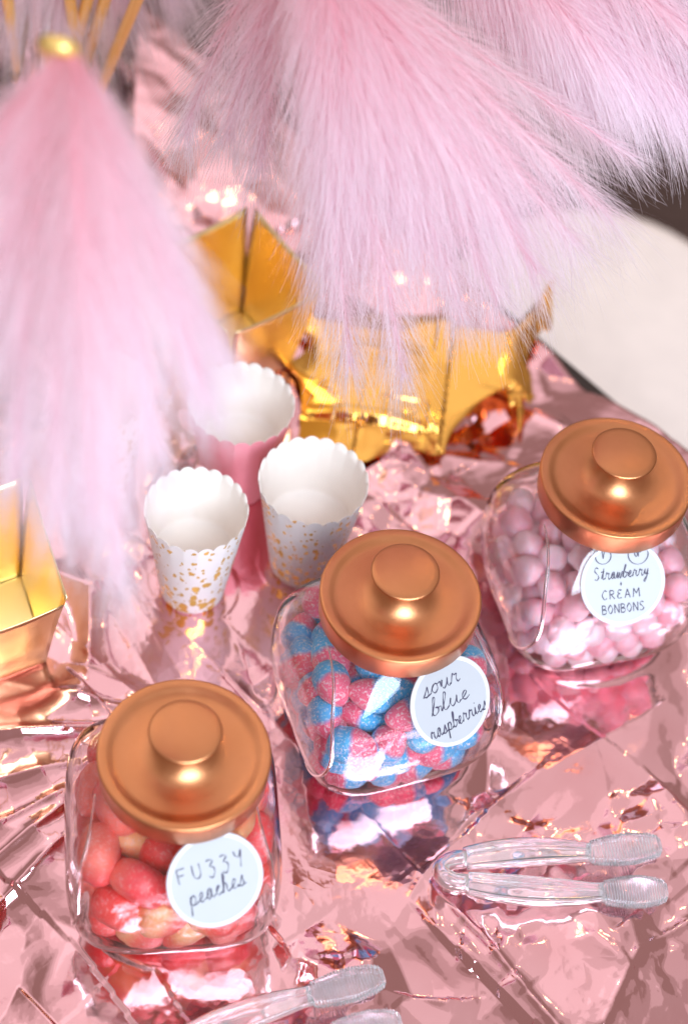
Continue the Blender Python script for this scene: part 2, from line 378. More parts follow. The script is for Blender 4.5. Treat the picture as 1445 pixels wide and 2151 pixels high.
CP = {'F': [[(0, 0), (0, 2)], [(0, 2), (.9, 2)], [(0, 1.1), (.7, 1.1)]], 'U': [[(0, 2), (0, .5), (.4, 0), (.8, .5), (.8, 2)]],
 'Z': [[(0, 1.9), (.4, 2), (.7, 1.7), (.3, 1.1), (.65, .9), (.75, .3), (.4, -.5), (0, -.2)]], 'Y': [[(0, 2), (.15, 1.3), (.5, 1.1), (.8, 2)], [(.85, 2), (.7, 1), (.5, -.3)]],
 'C': [[(.8, 1.8), (.4, 2), (0, 1), (.4, 0), (.8, .3)]], 'R': [[(0, 0), (0, 2)], [(0, 2), (.6, 1.8), (.6, 1.2), (0, 1)], [(.2, 1), (.8, 0)]],
 'E': [[(.7, 1.8), (.2, 1.9), (.05, 1.3), (.4, 1.05), (0, .8), (.1, .1), (.7, .15)]], 'A': [[(0, 0), (.45, 2)], [(.45, 2), (.9, 0)], [(.2, .7), (.7, .7)]],
 'M': [[(0, 0), (.1, 2)], [(.1, 2), (.55, .8)], [(.55, .8), (1, 2)], [(1, 2), (1.1, 0)]],
 'B': [[(0, 0), (0, 2)], [(0, 2), (.6, 1.75), (.5, 1.2), (0, 1.05)], [(0, 1.05), (.7, .8), (.6, .1), (0, 0)]],
 'O': [[(.4, 2), (0, 1), (.4, 0), (.8, 1), (.4, 2)]], 'N': [[(0, 0), (0, 2)], [(0, 2), (.8, 0)], [(.8, 0), (.8, 2)]],
 'S': [[(.7, 1.8), (.3, 2), (.05, 1.5), (.4, 1), (.7, .5), (.35, 0), (0, .2)]], 'V': [[(0, 1.8), (.4, 0)], [(.4, 0), (.8, 1.8)]],
 'G': [[(.8, 1.8), (.4, 2), (0, 1), (.4, 0), (.8, .4), (.8, .95)], [(.8, .95), (.45, .95)]], '+': [[(.4, 1.4), (.4, .2)], [(0, .8), (.8, .8)]]}
def write(word, h, rot=0, w=.75, sp=.28):
    """strokes for a word, centred on the origin; h is the x height (half the capital height)"""
    st, xx, run = [], 0, []
    for k, ch in enumerate(word):
        if ch in GL:
            run += [(px + xx + .16 * py, py) for px, py in GL[ch]]
            if ch == 'i': st.append([(xx + .38, 1.45), (xx + .42, 1.55)])
            if ch == 't': st.append([(xx + .0, 1.2), (xx + .6, 1.3)])
            xx += GL[ch][-1][0] + .06
        else:
            for s_ in CP[ch]: st.append(catmull([(px + xx, py) for px, py in s_], 6) if len(s_) > 2 else [(px + xx, py) for px, py in s_])
            xx += max(p[0] for s_ in CP[ch] for p in s_) + sp * 1.5
    if run: st.append(catmull(run, 5))
    else: xx -= sp * 1.5
    c, s = math.cos(rad(rot)), math.sin(rad(rot)); out = []
    for q in st:
        q = [((px - xx / 2) * w * h, (py - .6) * h) for px, py in q]; out.append([(c * a - s * b, s * a + c * b) for a, b in q])
    return out
def place(strokes, dx, dy): return [[(a + dx, b + dy) for a, b in q] for q in strokes]
def ink(strokes, wd, z):
    V, F = [], []
    for q in strokes:
        q = [np.array(p, float) for p in q]; base = len(V)
        for i, p in enumerate(q):
            t = q[min(i + 1, len(q) - 1)] - q[max(i - 1, 0)]; t = t / (np.linalg.norm(t) + 1e-9); nn_ = np.array((-t[1], t[0]))
            ww = wd * (.8 + .35 * math.sin(i * .55))
            V += [(*(p + nn_ * ww), z), (*(p - nn_ * ww), z), (*(p - nn_ * ww), z - .003), (*(p + nn_ * ww), z - .003)]
        for i in range(len(q) - 1):
            for a, b in ((0, 1), (1, 2), (2, 3), (3, 0)):
                F.append((base + 4 * i + b, base + 4 * i + a, base + 4 * i + 4 + a, base + 4 * i + 4 + b))
    return [(a * S, b * S, c * S) for a, b, c in V], F
ring_ = lambda r, cx, cy, n=26: [[(cx + r * math.cos(2 * math.pi * i / n), cy + r * math.sin(2 * math.pi * i / n)) for i in range(n + 1)]]
TEXT = [place(write('FUZZY', .088, 2, 1.2, .55), -.03, .14) + place(write('peaches', .115, 6, 1.0), .0, -.12),
        place(write('sour', .115, -1, 1.25), -.06, .27) + place(write('blue', .11, 0, 1.55), -.02, .0) + place(write('raspberries', .10, 2, .90), .02, -.27),
        place(write('V', .055), -.27, .37) + ring_(.105, -.27, .37) + place(write('GF', .055, 0, .9, .2), .20, .37) + ring_(.135, .20, .37)
        + place(write('Strawberry', .085, 3, .90), -.02, .12) + place(write('+', .04), -.03, -.02)
        + place(write('CREAM', .06, 2, 1.3, .36), -.03, -.17) + place(write('BONBONS', .06, 3, 1.22, .26), .0, -.36)]

# ------------------------------------------------------------------ jars
ZP = np.array([0, .02, .07, .16, .3, .55, .85, 1.15, 1.45, 1.68, 1.86, 2.02, 2.15, 2.26, 2.34, 2.42, 2.60])
AP = np.array([1.00, 1.08, 1.145, 1.20, 1.245, 1.285, 1.30, 1.295, 1.275, 1.235, 1.165, 1.06, .95, .85, .78, .76, .76])
BP = np.array([1.00, 1.08, 1.15, 1.22, 1.285, 1.345, 1.37, 1.36, 1.315, 1.25, 1.16, 1.045, .94, .845, .78, .76, .76])
NP_ = np.array([3.4, 3.5, 3.6, 3.8, 4.1, 4.4, 4.6, 4.6, 4.5, 4.2, 3.9, 3.4, 3., 2.5, 2.2, 2, 2])
zs = np.concatenate([np.linspace(0, .3, 9), np.linspace(.36, 2.3, 34), np.linspace(2.36, 2.60, 6)])
def smooth_interp(zq, P):
    a = np.interp(zq, ZP, P); 
    for dz in (.04, -.04, .08, -.08): a = a + np.interp(np.clip(zq + dz, 0, 2.6), ZP, P)
    return a / 5
def sect(z): return smooth_interp(z, AP), smooth_interp(z, BP), np.interp(z, ZP, NP_)
def jar_body(n=256, wall=.034):
    V, F = [], []
    def ringpts(z, off, zz):
        a, b, e_ = sect(z); a -= off; b -= off
        for i in range(n):
            t = 2 * math.pi * i / n; c, s = math.cos(t), math.sin(t)
            k = (abs(c) ** e_ + abs(s) ** e_) ** (-1 / e_)
            d45 = abs((t % (math.pi / 2)) - math.pi / 4); k *= 1 + (.006 * math.exp(-(d45 / .035) ** 2) * min(1, max(0, (z - .3) * 2)) * min(1, max(0, (2.15 - z) * 3)) if off == 0 else 0)
            V.append((a * k * c * S, b * k * s * S, zz * S))
    rows = 0
    for z in zs: ringpts(z, 0, z); rows += 1
    ringpts(2.6, .02, 2.615); rows += 1
    for z in zs[::-1]:
        if z > .10: ringpts(z, wall if z < 2.5 else wall * .8, max(z, .11)); rows += 1
    ringpts(.12, wall + .05, .10); rows += 1
    for j in range(rows - 1):
        for i in range(n):
            i2 = (i + 1) % n; F.append((j * n + i, j * n + i2, (j + 1) * n + i2, (j + 1) * n + i))
    # bottoms as fans of shrinking rings
    for start, zc in ((0, .03), ((rows - 1) * n, .09)):
        prev = list(range(start, start + n)); cen = [V[k] for k in prev]
        for f_ in (.8, .5, .2):
            nb = len(V); V += [(p[0] * f_, p[1] * f_, zc * S + (p[2] - zc * S) * f_ ** 3) for p in cen]
            cur = list(range(nb, nb + n))
            for i in range(n):
                i2 = (i + 1) % n; q = (prev[i], prev[i2], cur[i2], cur[i]); F.append(q[::-1] if start == 0 else q)
            prev = cur
        F.append(tuple(prev)[::-1] if start == 0 else tuple(prev))
    return V, F
LIDP = [(.80, -.30), (.93, -.375), (.955, -.38), (.975, -.372), (.985, -.35), (1.0, -.05), (1.0, -.022), (.994, -.008), (.984, -.001), (.965, .001), (.915, -.001), (.89, -.005), (.865, -.013), (.835, -.026), (.80, -.037), (.76, -.042), (.68, -.043), (.58, -.042), (.48, -.034), (.40, -.012), (.33, .03), (.27, .09), (.225, .16), (.195, .23)]
KNOB = [(.195, .23), (.178, .275), (.178, .32), (.20, .355), (.25, .383), (.31, .408), (.375, .432), (.408, .448), (.418, .460), (.42, .470), (.414, .480), (.397, .488), (.34, .498), (.20, .508), (.08, .512), (.0005, .513)]
LIDIN = [(.92, -.37), (.92, -.10), (.5, -.11), (.0005, -.11)]
def sc(P): return [(r * S, z * S) for r, z in P]
KIND = ['fuzzy peaches', 'sour blue raspberries', 'strawberry bonbons']
JLAB = ['clear glass jar of orange peach sweets with copper lid, nearest the bottom', 'clear glass jar of pink and blue sweets with copper lid, between the other jars',
        'clear glass jar of pale pink bonbons with copper lid, beside the table edge']
body_me = None; lid_me = None
for (jx, jy, yaw, laz, (lx, ly)), txt, lab in zip(JAR, TEXT, JLAB):
    j = empty('candy_jar', (jx * S, jy * S, .001), lab, 'jar', 'candy jars on the foil', rad(yaw))
    if body_me is None:
        V, F = jar_body(); b = mesh_obj('glass_body', V, F, M_glass, j); body_me = b.data
        V, F = lathe(sc(LIDIN[::-1] + LIDP), 128); l = mesh_obj('lid', V, F, M_copper, j); lid_me = l.data
        V, F = lathe(sc(KNOB), 96); k = mesh_obj('knob', V, F, M_copper, l); knob_me = k.data
    else:
        b = bpy.data.objects.new('glass_body', body_me); l = bpy.data.objects.new('lid', lid_me); k = bpy.data.objects.new('knob', knob_me)
        for q in (b, l, k): col.objects.link(q)
        b.parent = j; l.parent = j; k.parent = l
    for sg in (-1, 1):
        path = []
        for q in range(61):
            ph = rad(84 - 150 * q / 60); yy, zz = -1.13 * math.cos(ph), 1.13 + 1.06 * math.sin(ph); a_, b_, e_ = sect(zz)
            xx = a_ * max(0, 1 - min(1, abs(yy) / b_) ** e_) ** (1 / e_); path.append((sg * (xx + .004) * S, yy * S, zz * S))
        sc2 = [(.25 + .75 * math.sin(math.pi * q / 60) ** .5,) * 2 for q in range(61)]
        Vs, Fs = sweep(path, circ(.026 * S, 10), scale=sc2); mesh_obj('glass_seam', Vs, Fs, M_glass, b)
    l.location = (0, 0, 2.85 * S)
    if jx < 0: b.location = (-.10 * S, -.02 * S, 0)
    # round tag leaning on the shoulder
    zc, el = 2.00, rad(42); az = rad(laz)
    nrm = Vector((math.sin(az) * math.cos(el), -math.cos(az) * math.cos(el), math.sin(el))); ex = Vector((math.cos(az), math.sin(az), 0)); ey = nrm.cross(ex)
    mw = Matrix.Translation(Vector((jx + lx, jy + ly, zc)) * S) @ Matrix((ex, ey, nrm)).transposed().to_4x4()
    rr = .575
    V, F = lathe(sc([(.0005, -.012), (rr - .03, -.012), (rr - .006, -.006), (rr, .008), (rr - .004, .022), (rr - .02, .032), (rr - .045, .034), (rr - .055, .026)]), 96)
    t = mesh_obj('label', V, F, M_edge, j)
    V2, F2 = lathe(sc([(rr - .055, .026), (.3, .026), (.0005, .026)]), 96); f0 = len(t.data.vertices)
    pl = mesh_obj('label_face', V2, F2, M_label, t)
    V3, F3 = ink(txt, .0075, .0305); wr = mesh_obj('lettering', V3, F3, M_ink, t, False)
    jm = Matrix.Translation(j.location) @ Matrix.Rotation(rad(yaw), 4, 'Z')
    t.matrix_local = jm.inverted() @ mw

# ------------------------------------------------------------------ sweets, packed loosely into the jars
def pack(N, r, fill, seed, wall=.075):
    g = np.random.default_rng(seed)
    P = np.stack([g.uniform(-.7, .7, N), g.uniform(-.7, .7, N), g.uniform(.2, fill + 1.0, N)], 1)
    for it in range(420):
        P[:, 2] -= .018 if it < 330 else .004
        for _ in range(2):
            D = P[:, None] - P[None]; L = np.sqrt((D ** 2).sum(2)) + np.eye(N) * 9
            ov = np.clip(2 * r - L, 0, None); P += (D / L[..., None] * ov[..., None] * .42).sum(1)
            P[:, 2] = np.maximum(P[:, 2], .10 + r)
            zc = np.clip(P[:, 2], 0, 2.3); a, b, e_ = sect(zc); a = a - wall - r; b = b - wall - r
            q = ((np.abs(P[:, 0]) / a) ** e_ + (np.abs(P[:, 1]) / b) ** e_) ** (1 / e_); s_ = np.where(q > 1, 1 / q, 1); P[:, 0] *= s_; P[:, 1] *= s_
            P[:, 2] = np.minimum(P[:, 2], 2.2)
    return P
def blob(f, nu=20, nv=14):
    V, F = [], []
    for j in range(nv + 1):
        v = -math.pi / 2 + math.pi * j / nv
        for i in range(nu):
            u = 2 * math.pi * i / nu; d = Vector((math.cos(v) * math.cos(u), math.cos(v) * math.sin(u), math.sin(v))); V.append(f(d))
    for j in range(nv):
        for i in range(nu):
            i2 = (i + 1) % nu; F.append((j * nu + i, j * nu + i2, (j + 1) * nu + i2, (j + 1) * nu + i))
    return V, F
def wob(d, k, a): return 1 + a * (math.sin(3.1 * d.x + k) * math.cos(2.7 * d.y + 2 * k) + .6 * math.sin(4.3 * d.z + 3 * k + 2 * d.x))
def f_peach(k):
    def f(d):
        e_ = 2.6; q = (abs(d.x) ** e_ + abs(d.y) ** e_ + abs(d.z) ** e_) ** (-1 / e_) * wob(d, k, .03)
        return Vector((d.x * .35 * q, d.y * .34 * q, d.z * .235 * q)) * S
    return f
def f_rasp(k):
    def f(d):
        t = d.z; w_ = (1 - .22 * t) * wob(d, k, .035)
        return Vector((d.x * .232 * w_, d.y * .218 * w_, d.z * .318 * wob(d, k + 1, .03))) * S
    return f
def f_bon(k):
    def f(d):
        e_ = 3.0; q = (math.hypot(d.x, d.y) ** e_ + abs(d.z) ** e_) ** (-1 / e_) * wob(d, k, .035)
        return Vector((d.x * .20 * q, d.y * .20 * q, d.z * .175 * q)) * S
    return f
O_, P_ = (.98, .30, .10), (.95, .16, .17)
mp = [mat_candy('peach_sugar', [(.25, (1.0, .10, .09)), (.55, (1.0, .17, .10)), (.85, (1.0, .42, .20))], 'X', .20, .45, sc=560, bump=.6, rough=.36, radius=(1, .35, .25), ssc=.012, sheen=0),
      mat_candy('peach_sugar_red', [(.2, (1.0, .075, .09)), (.8, (1.0, .19, .15))], 'X', .20, .45, sc=560, bump=.6, rough=.36, radius=(1, .35, .25), ssc=.012, sheen=0)]
mr = [mat_candy('raspberry_sugar', [(.40, (.93, .12, .24)), (.54, (.05, .47, .88))], 'Z', .66, .25, sc=620, bump=.9), mat_candy('raspberry_sugar_pale', [(.46, (.05, .44, .82)), (.60, (.94, .14, .26))], 'Z', .66, .25, sc=620, bump=.9)]
mb = [mat_candy('bonbon_dust', [(.2, (.98, .44, .54)), (.8, (.99, .58, .66))], 'Z', .15, .6, bump=.25, rough=.75, sc=300), mat_candy('bonbon_dust_pale', [(.2, (.98, .60, .69)), (.8, (.99, .72, .79))], 'Z', .15, .6, bump=.25, rough=.75, sc=300)]
SW = [('peach_sweet', 54, .288, 1.88, f_peach, mp, 'round sugared orange and coral peach sweet in the left jar', 'peach sweets piled in the left jar', 'flat'),
      ('raspberry_sweet', 98, .234, 1.74, f_rasp, mr, 'sugared egg-shaped sweet, half pink and half blue, in the middle jar', 'raspberry sweets piled in the middle jar', 'long'),
      ('bonbon', 150, .196, 1.9, f_bon, mb, 'pale pink powdery barrel-shaped bonbon in the right jar', 'bonbons piled in the right jar', 'any')]
for (jx, jy, yaw, *_), (nm, N, r, fill, fn, mats, lab, grp, how) in zip(JAR, SW):
    P = pack(N, r, fill, int(jx * 100) + 900); protos = []
    for k in range(4):
        V, F = fn(k * 1.7) and blob(fn(k * 1.7)); me = bpy.data.meshes.new(nm); me.from_pydata([tuple(v) for v in V], [], F); me.update()
        me.polygons.foreach_set('use_smooth', [True] * len(me.polygons)); me.materials.append(mats[k % len(mats)]); protos.append(me)
    cy, sy = math.cos(rad(yaw)), math.sin(rad(yaw))
    for k, p in enumerate(P):
        o = bpy.data.objects.new(nm, protos[random.randrange(4)]); col.objects.link(o)
        out = Vector((p[0], p[1], 0)); d = Vector((random.gauss(0, 1), random.gauss(0, 1), random.gauss(0, 1))).normalized()
        if how == 'long': d.z *= .45; d.normalize()
        if out.length > .55:
            nn_ = Vector((p[0] / 1.2, p[1] / 1.2, 0)); nn_ = Vector((math.copysign(abs(nn_.x) ** 3, nn_.x), math.copysign(abs(nn_.y) ** 3, nn_.y), 0)).normalized()
            if how == 'long': d = (d - nn_ * d.dot(nn_)); d.z *= .4; d.normalize()
            elif how == 'flat': d = (nn_ + d * .55).normalized()
        o.rotation_mode = 'QUATERNION'; q = d.to_track_quat('Z', 'Y'); 
        from mathutils import Quaternion
        o.rotation_quaternion = Quaternion((0, 0, 1), rad(yaw)) @ q @ Quaternion((0, 0, 1), random.uniform(0, 6.28))
        if jx < 0: p = p + np.array([-.10, -.02, 0])
        o.location = ((jx + cy * p[0] - sy * p[1]) * S, (jy + sy * p[0] + cy * p[1]) * S, p[2] * S + .001)
        o.scale = (random.uniform(.93, 1.06),) * 3
        tag(o, lab, 'sweet', grp)

# ------------------------------------------------------------------ paper cups
def cup_mesh(rt, rb, h, ns=22, n=176, amp=.075, th=.010, outer=True):
    V, F = [], []
    lev = [0, .02, .2, .4, .6, .8, .92, 1.0]
    def ring(f, off):
        for i in range(n):
            a = 2 * math.pi * i / n; r = rb + (rt - rb) * f + off
            sc_ = (abs(math.sin(a * ns / 2)) ** .7 - 1) * amp * (max(0, f - .6) / .4) ** 1.5
            V.append((r * math.cos(a) * S, r * math.sin(a) * S, (h * f + sc_ + (.004)) * S))
    if outer:
        for f in lev: ring(f, 0)
        rows = len(lev)
    else:
        fl_ = .46                              # the floor of the cup sits well above its foot
        ring(1.0, 0); rows = 1
        for f in (1.0, .92, .8, .7, .6, .5, fl_ + .02): ring(f, -th); rows += 1
        for f_ in (.97, .6, .25):
            for i in range(n):
                a = 2 * math.pi * i / n; V.append(((rb + (rt - rb) * fl_ - th) * f_ * math.cos(a) * S, (rb + (rt - rb) * fl_ - th) * f_ * math.sin(a) * S, h * fl_ * S))
            rows += 1
    for j in range(rows - 1):
        for i in range(n):
            i2 = (i + 1) % n; F.append((j * n + i, j * n + i2, (j + 1) * n + i2, (j + 1) * n + i))
    F.append(tuple(range((rows - 1) * n, rows * n)) if not outer else tuple(range(n))[::-1]); return V, F
CL = {'a': 'white gold-flecked scalloped paper cup at the front, left of its neighbour', 'b': 'white gold-flecked scalloped paper cup just behind the middle jar',
      'c': 'scalloped paper cup with a rose pink outside, behind the gold-flecked cups', 'd': 'pale scalloped paper cup mostly hidden behind the left pink plume'}
for (pp, h, kd), p in zip(CUPS, cup_pos):
    c = empty('paper_cup', (p.x, p.y, .0008), CL[kd], 'paper cup', 'paper treat cups on the foil', rad({'a': 20, 'b': 140, 'c': 75, 'd': 30}[kd]))
    rt = {'a': .69, 'b': .74, 'c': .735, 'd': .70}[kd]
    V, F = cup_mesh(rt, rt * .64, h); mesh_obj('cup_wall', V, F, M_cuppink if kd == 'c' else M_cup, c)
    V, F = cup_mesh(rt, rt * .64, h, outer=False); mesh_obj('lining', V, F, M_cupin, c)

# ------------------------------------------------------------------ gold treat boxes: four flaring card walls each
def treat_box(rim, lab, taper=.70, gap=.02, bow=.10):
    cen = sum(rim, Vector()) / 4; o = empty('gold_treat_box', (cen.x, cen.y, .001), lab, 'gift box', 'gold treat boxes on the foil')
    h = rim[0].z; base = [Vector((cen.x + (p.x - cen.x) * taper, cen.y + (p.y - cen.y) * taper, .0)) for p in rim]
    for k in range(4):
        a, b, c, d = base[k], base[(k + 1) % 4], rim[(k + 1) % 4], rim[k]; V, F = [], []
        nrm = (b - a).cross(c - b).normalized()
        if nrm.dot((a + b) / 2 - Vector((cen.x, cen.y, 0))) < 0: nrm = -nrm
        m, q = 12, 14
        for side in (0, 1):
            for j in range(q + 1):
                f = j / q
                for i in range(m + 1):
                    g = i / m; L = a.lerp(d, f); Rr = b.lerp(c, f); ins = gap * f * f; gg = ins + g * (1 - 2 * ins)
                    p = L.lerp(Rr, gg); p = p + Vector((0, 0, -.003 * math.sin(math.pi * g) * f ** 3))       # top edge dips
                    p = p + nrm * (.004 * math.sin(math.pi * f) * math.sin(math.pi * g) + .003 * f ** 4) - nrm * (.0007 * side)
                    V.append(p - o.location)
        W_ = (m + 1) * (q + 1)
        for j in range(q):
            for i in range(m):
                t = j * (m + 1) + i; F.append((t, t + 1, t + m + 2, t + m + 1)); F.append((W_ + t, W_ + t + m + 1, W_ + t + m + 2, W_ + t + 1))
        bd = [i for i in range(m + 1)] + [j * (m + 1) + m for j in range(1, q + 1)] + [q * (m + 1) + i for i in range(m - 1, -1, -1)] + [j * (m + 1) for j in range(q - 1, 0, -1)]
        for i in range(len(bd)):
            p_, r_ = bd[i], bd[(i + 1) % len(bd)]; F.append((p_, W_ + p_, W_ + r_, r_))
        mesh_obj('wall_panel', V, F, M_gold, o)
    bb = [b_ - o.location for b_ in base]; vv = [b_ * .985 + Vector((0, 0, .0015)) for b_ in bb] + [b_ * .985 + Vector((0, 0, .003)) for b_ in bb]
    mesh_obj('bottom', vv, [(3, 2, 1, 0), (4, 5, 6, 7), (0, 1, 5, 4), (1, 2, 6, 5), (2, 3, 7, 6), (3, 0, 4, 7)], M_gold, o, False)
treat_box(box_a, 'shiny gold open box half hidden between the two pink plumes')
treat_box(box_b, 'shiny gold open box at the left border, behind the peach jar')

# crumpled gold sheet, its far part standing up under the plume
def gold_sheet():
    P00, P10, P11, P01 = [at(*q) for q in ((590, 650), (1125, 705), (1130, 850), (650, 1010))]
    m, q = 150, 150; g = np.linspace(0, 1, m); U2, W2 = np.meshgrid(g, g)
    c = [np.array(p) for p in (P00, P10, P11, P01)]
    B = (c[0][None, None] * ((1 - U2) * (1 - W2))[..., None] + c[1][None, None] * (U2 * (1 - W2))[..., None] + c[2][None, None] * (U2 * W2)[..., None] + c[3][None, None] * ((1 - U2) * W2)[..., None])
    r_ = vnoise(U2 * 6, W2 * 6, 5) - .5; rg = np.abs(2 * U2 - 1) ** 3 + np.abs(2 * W2 - 1) ** 3; B[..., 0] += .022 * r_ * rg; B[..., 1] += .05 * (vnoise(U2 * 5, W2 * 5, 8) - .5) * rg + .012 * (vnoise(U2 * 17, W2 * 17, 18) - .5) * rg; bx, by = B[..., 0] / S, B[..., 1] / S
    fz_ = facets(bx, by * .8, 1.25, .40, .05, 131) - facets(bx * .8, by, .8, .32, .05, 151) + .5 * facets(bx, by, .42, .36, .06, 171)
    em = np.clip(1.15 - np.maximum(np.abs(2 * U2 - 1), np.abs(2 * W2 - 1)) ** 5, .12, 1); fz_ = (fz_ - fz_.min()) * S * .34 * em + .002
    B[..., 2] = fz_ + .004 * np.clip(1 - W2 * 1.15, 0, 1) ** 1.6
    V = B.reshape(-1, 3); ii = np.arange((m - 1) * m).reshape(m - 1, m)[:, :-1].ravel(); F = np.stack([ii, ii + m, ii + m + 1, ii + 1], 1)
    o = np_mesh('gold_foil_sheet', V, F, M_sheet); tag(o, 'crumpled gold foil sheet lying under the tips of the large middle plume', 'foil sheet')
gold_sheet()

# ------------------------------------------------------------------ clear serving tongs
def leaf(L, wd, th, ribs):
    """a ribbed grip, along +x from the origin"""
    V, F = [], []; nx, nk = 190, 14
    for i in range(nx + 1):
        f = i / nx; wv = wd * float(np.interp(f, [0, .08, .35, .6, .85, .97, 1], [.70, .78, 1.0, 1.02, .86, .66, .52]))
        wv *= 1.0 if f > .0 else .9
        rb = 1 + .24 * (1 if (f * ribs) % 1 < .55 else -1) * (1 if .04 < f < .97 else 0)
        for k in range(nk):
            a = 2 * math.pi * k / nk; cy, cz = math.cos(a), math.sin(a)
            cy = math.copysign(abs(cy) ** .8, cy); cz = math.copysign(abs(cz) ** .8, cz)
            V.append(Vector((f * L, cy * wv * (1 + (rb - 1) * .5), cz * th * rb + .10 * th * math.sin(math.pi * f))))
    for i in range(nx):
        for k in range(nk): F.append((i * nk + k, i * nk + (k + 1) % nk, (i + 1) * nk + (k + 1) % nk, (i + 1) * nk + k))
    F.append(tuple(range(nk))[::-1]); F.append(tuple(nx * nk + k for k in range(nk))); return V, F
def tongs(hinge, g1, t1, g2, t2, lab, zt=.013):
    """hinge centre, grip start and grip tip of either arm, in table points"""
    H = at(*hinge, zt); o = empty('serving_tongs', (H.x, H.y, 0), lab, 'tongs', 'clear plastic tongs on the foil')
    U = Vector((0, 0, 1)); G = [at(*g1, zt), at(*g2, zt)]; T = [at(*t1, zt), at(*t2, zt)]
    ax = ((G[0] + G[1]) / 2 - H).normalized(); sd_ = U.cross(ax)
    # channel-section arm: a rounded bar with a groove along its top
    secn = [(-.0055, -.003), (.0055, -.003), (.0062, 0), (.0058, .0032), (.0046, .0036), (.0030, .0020), (.0014, .0030), (-.0014, .0030), (-.0030, .0020), (-.0046, .0036), (-.0058, .0032), (-.0062, 0)]
    for k in (0, 1):
        sgn = 1 if (G[k] - H).dot(sd_) > 0 else -1
        a = H + ax * .010 + sd_ * sgn * .0085; b = G[k]
        mid = a.lerp(b, .5) + sd_ * sgn * .005
        path = bez(a, mid, b, 24)
        sc_ = [(1.0 + .55 * math.sin(math.pi * min(1, i / 23 + .08)) ** .8, 1.0 + .3 * math.sin(math.pi * i / 23)) for i in range(24)]
        V, F = sweep(path, secn, scale=sc_); mesh_obj('arm', [v - o.location for v in V], F, M_acryl, o)
        L = (T[k] - G[k]); V, F = leaf(L.length, .0100, .0042, 24); d = L.normalized(); s2 = U.cross(d)
        mesh_obj('grip', [G[k] + d * (v.x - .001) + s2 * v.y + U * v.z - o.location for v in V], F, M_ribbed, o)
    path = [H + ax * (.010 - .016 * math.sin(math.pi * i / 16)) + sd_ * (.0085 * math.cos(math.pi * i / 16)) * 1.0 for i in range(17)]
    V, F = sweep(path, [(.0055 * math.cos(2 * math.pi * i / 12), .0085 * math.sin(2 * math.pi * i / 12)) for i in range(12)], frames=[U] * 17); mesh_obj('hinge_bend', [v - o.location for v in V], F, M_acryl, o)
    return o
tongs((945, 1830), (1240, 1792), (1388, 1776), (1268, 1876), (1402, 1872), 'clear plastic tongs with ribbed grips lying right of the peach jar')
tongs((330, 2240), (655, 2092), (808, 2050), (700, 2176), (845, 2146), 'clear plastic tongs cut off by the bottom border')

# ------------------------------------------------------------------ vase with gold sticks
v = empty('glass_vase', (VASE.x, VASE.y, .0015), 'tall clear glass vase holding gold sticks, behind the left plume', 'vase')
V, F = lathe(sc([(.0005, 0), (1.1, 0), (1.16, .04), (1.18, .12), (1.30, 5.2), (1.30, 5.26), (1.22, 5.26), (1.10, .30), (1.04, .24), (.0005, .24)]), 72); mesh_obj('vase_body', V, F, M_glass, v)
top = [((82, 270), (-6, -160)), ((180, 210), (232, -160)), ((205, 230), (268, -150)), ((200, 260), (335, -110)), ((150, 250), (120, -200))]
for k, (a, b) in enumerate(top):
    A = VASE + Vector((.012 * (k - 2), .01 * ((k * 7) % 3 - 1), .016)); B = deep(b[0], b[1], 25.6 - .15 * k)
    Vs, Fs = sweep([A.lerp(B, i / 6) for i in range(7)], circ(.0042, 12)); s_ = mesh_obj('gold_stick', Vs, Fs, M_stem)
    tag(s_, ('leftmost thin gold stick in the glass vase, leaning over the left border', 'thin gold stick in the vase, just right of the one behind the gold stem tip', 'thin gold stick in the vase, next left of the rightmost stick', 'rightmost thin gold stick in the glass vase, leaning furthest right', 'thin gold stick in the vase, straight behind the gold stem tip')[k], 'stick', 'gold sticks in the vase')

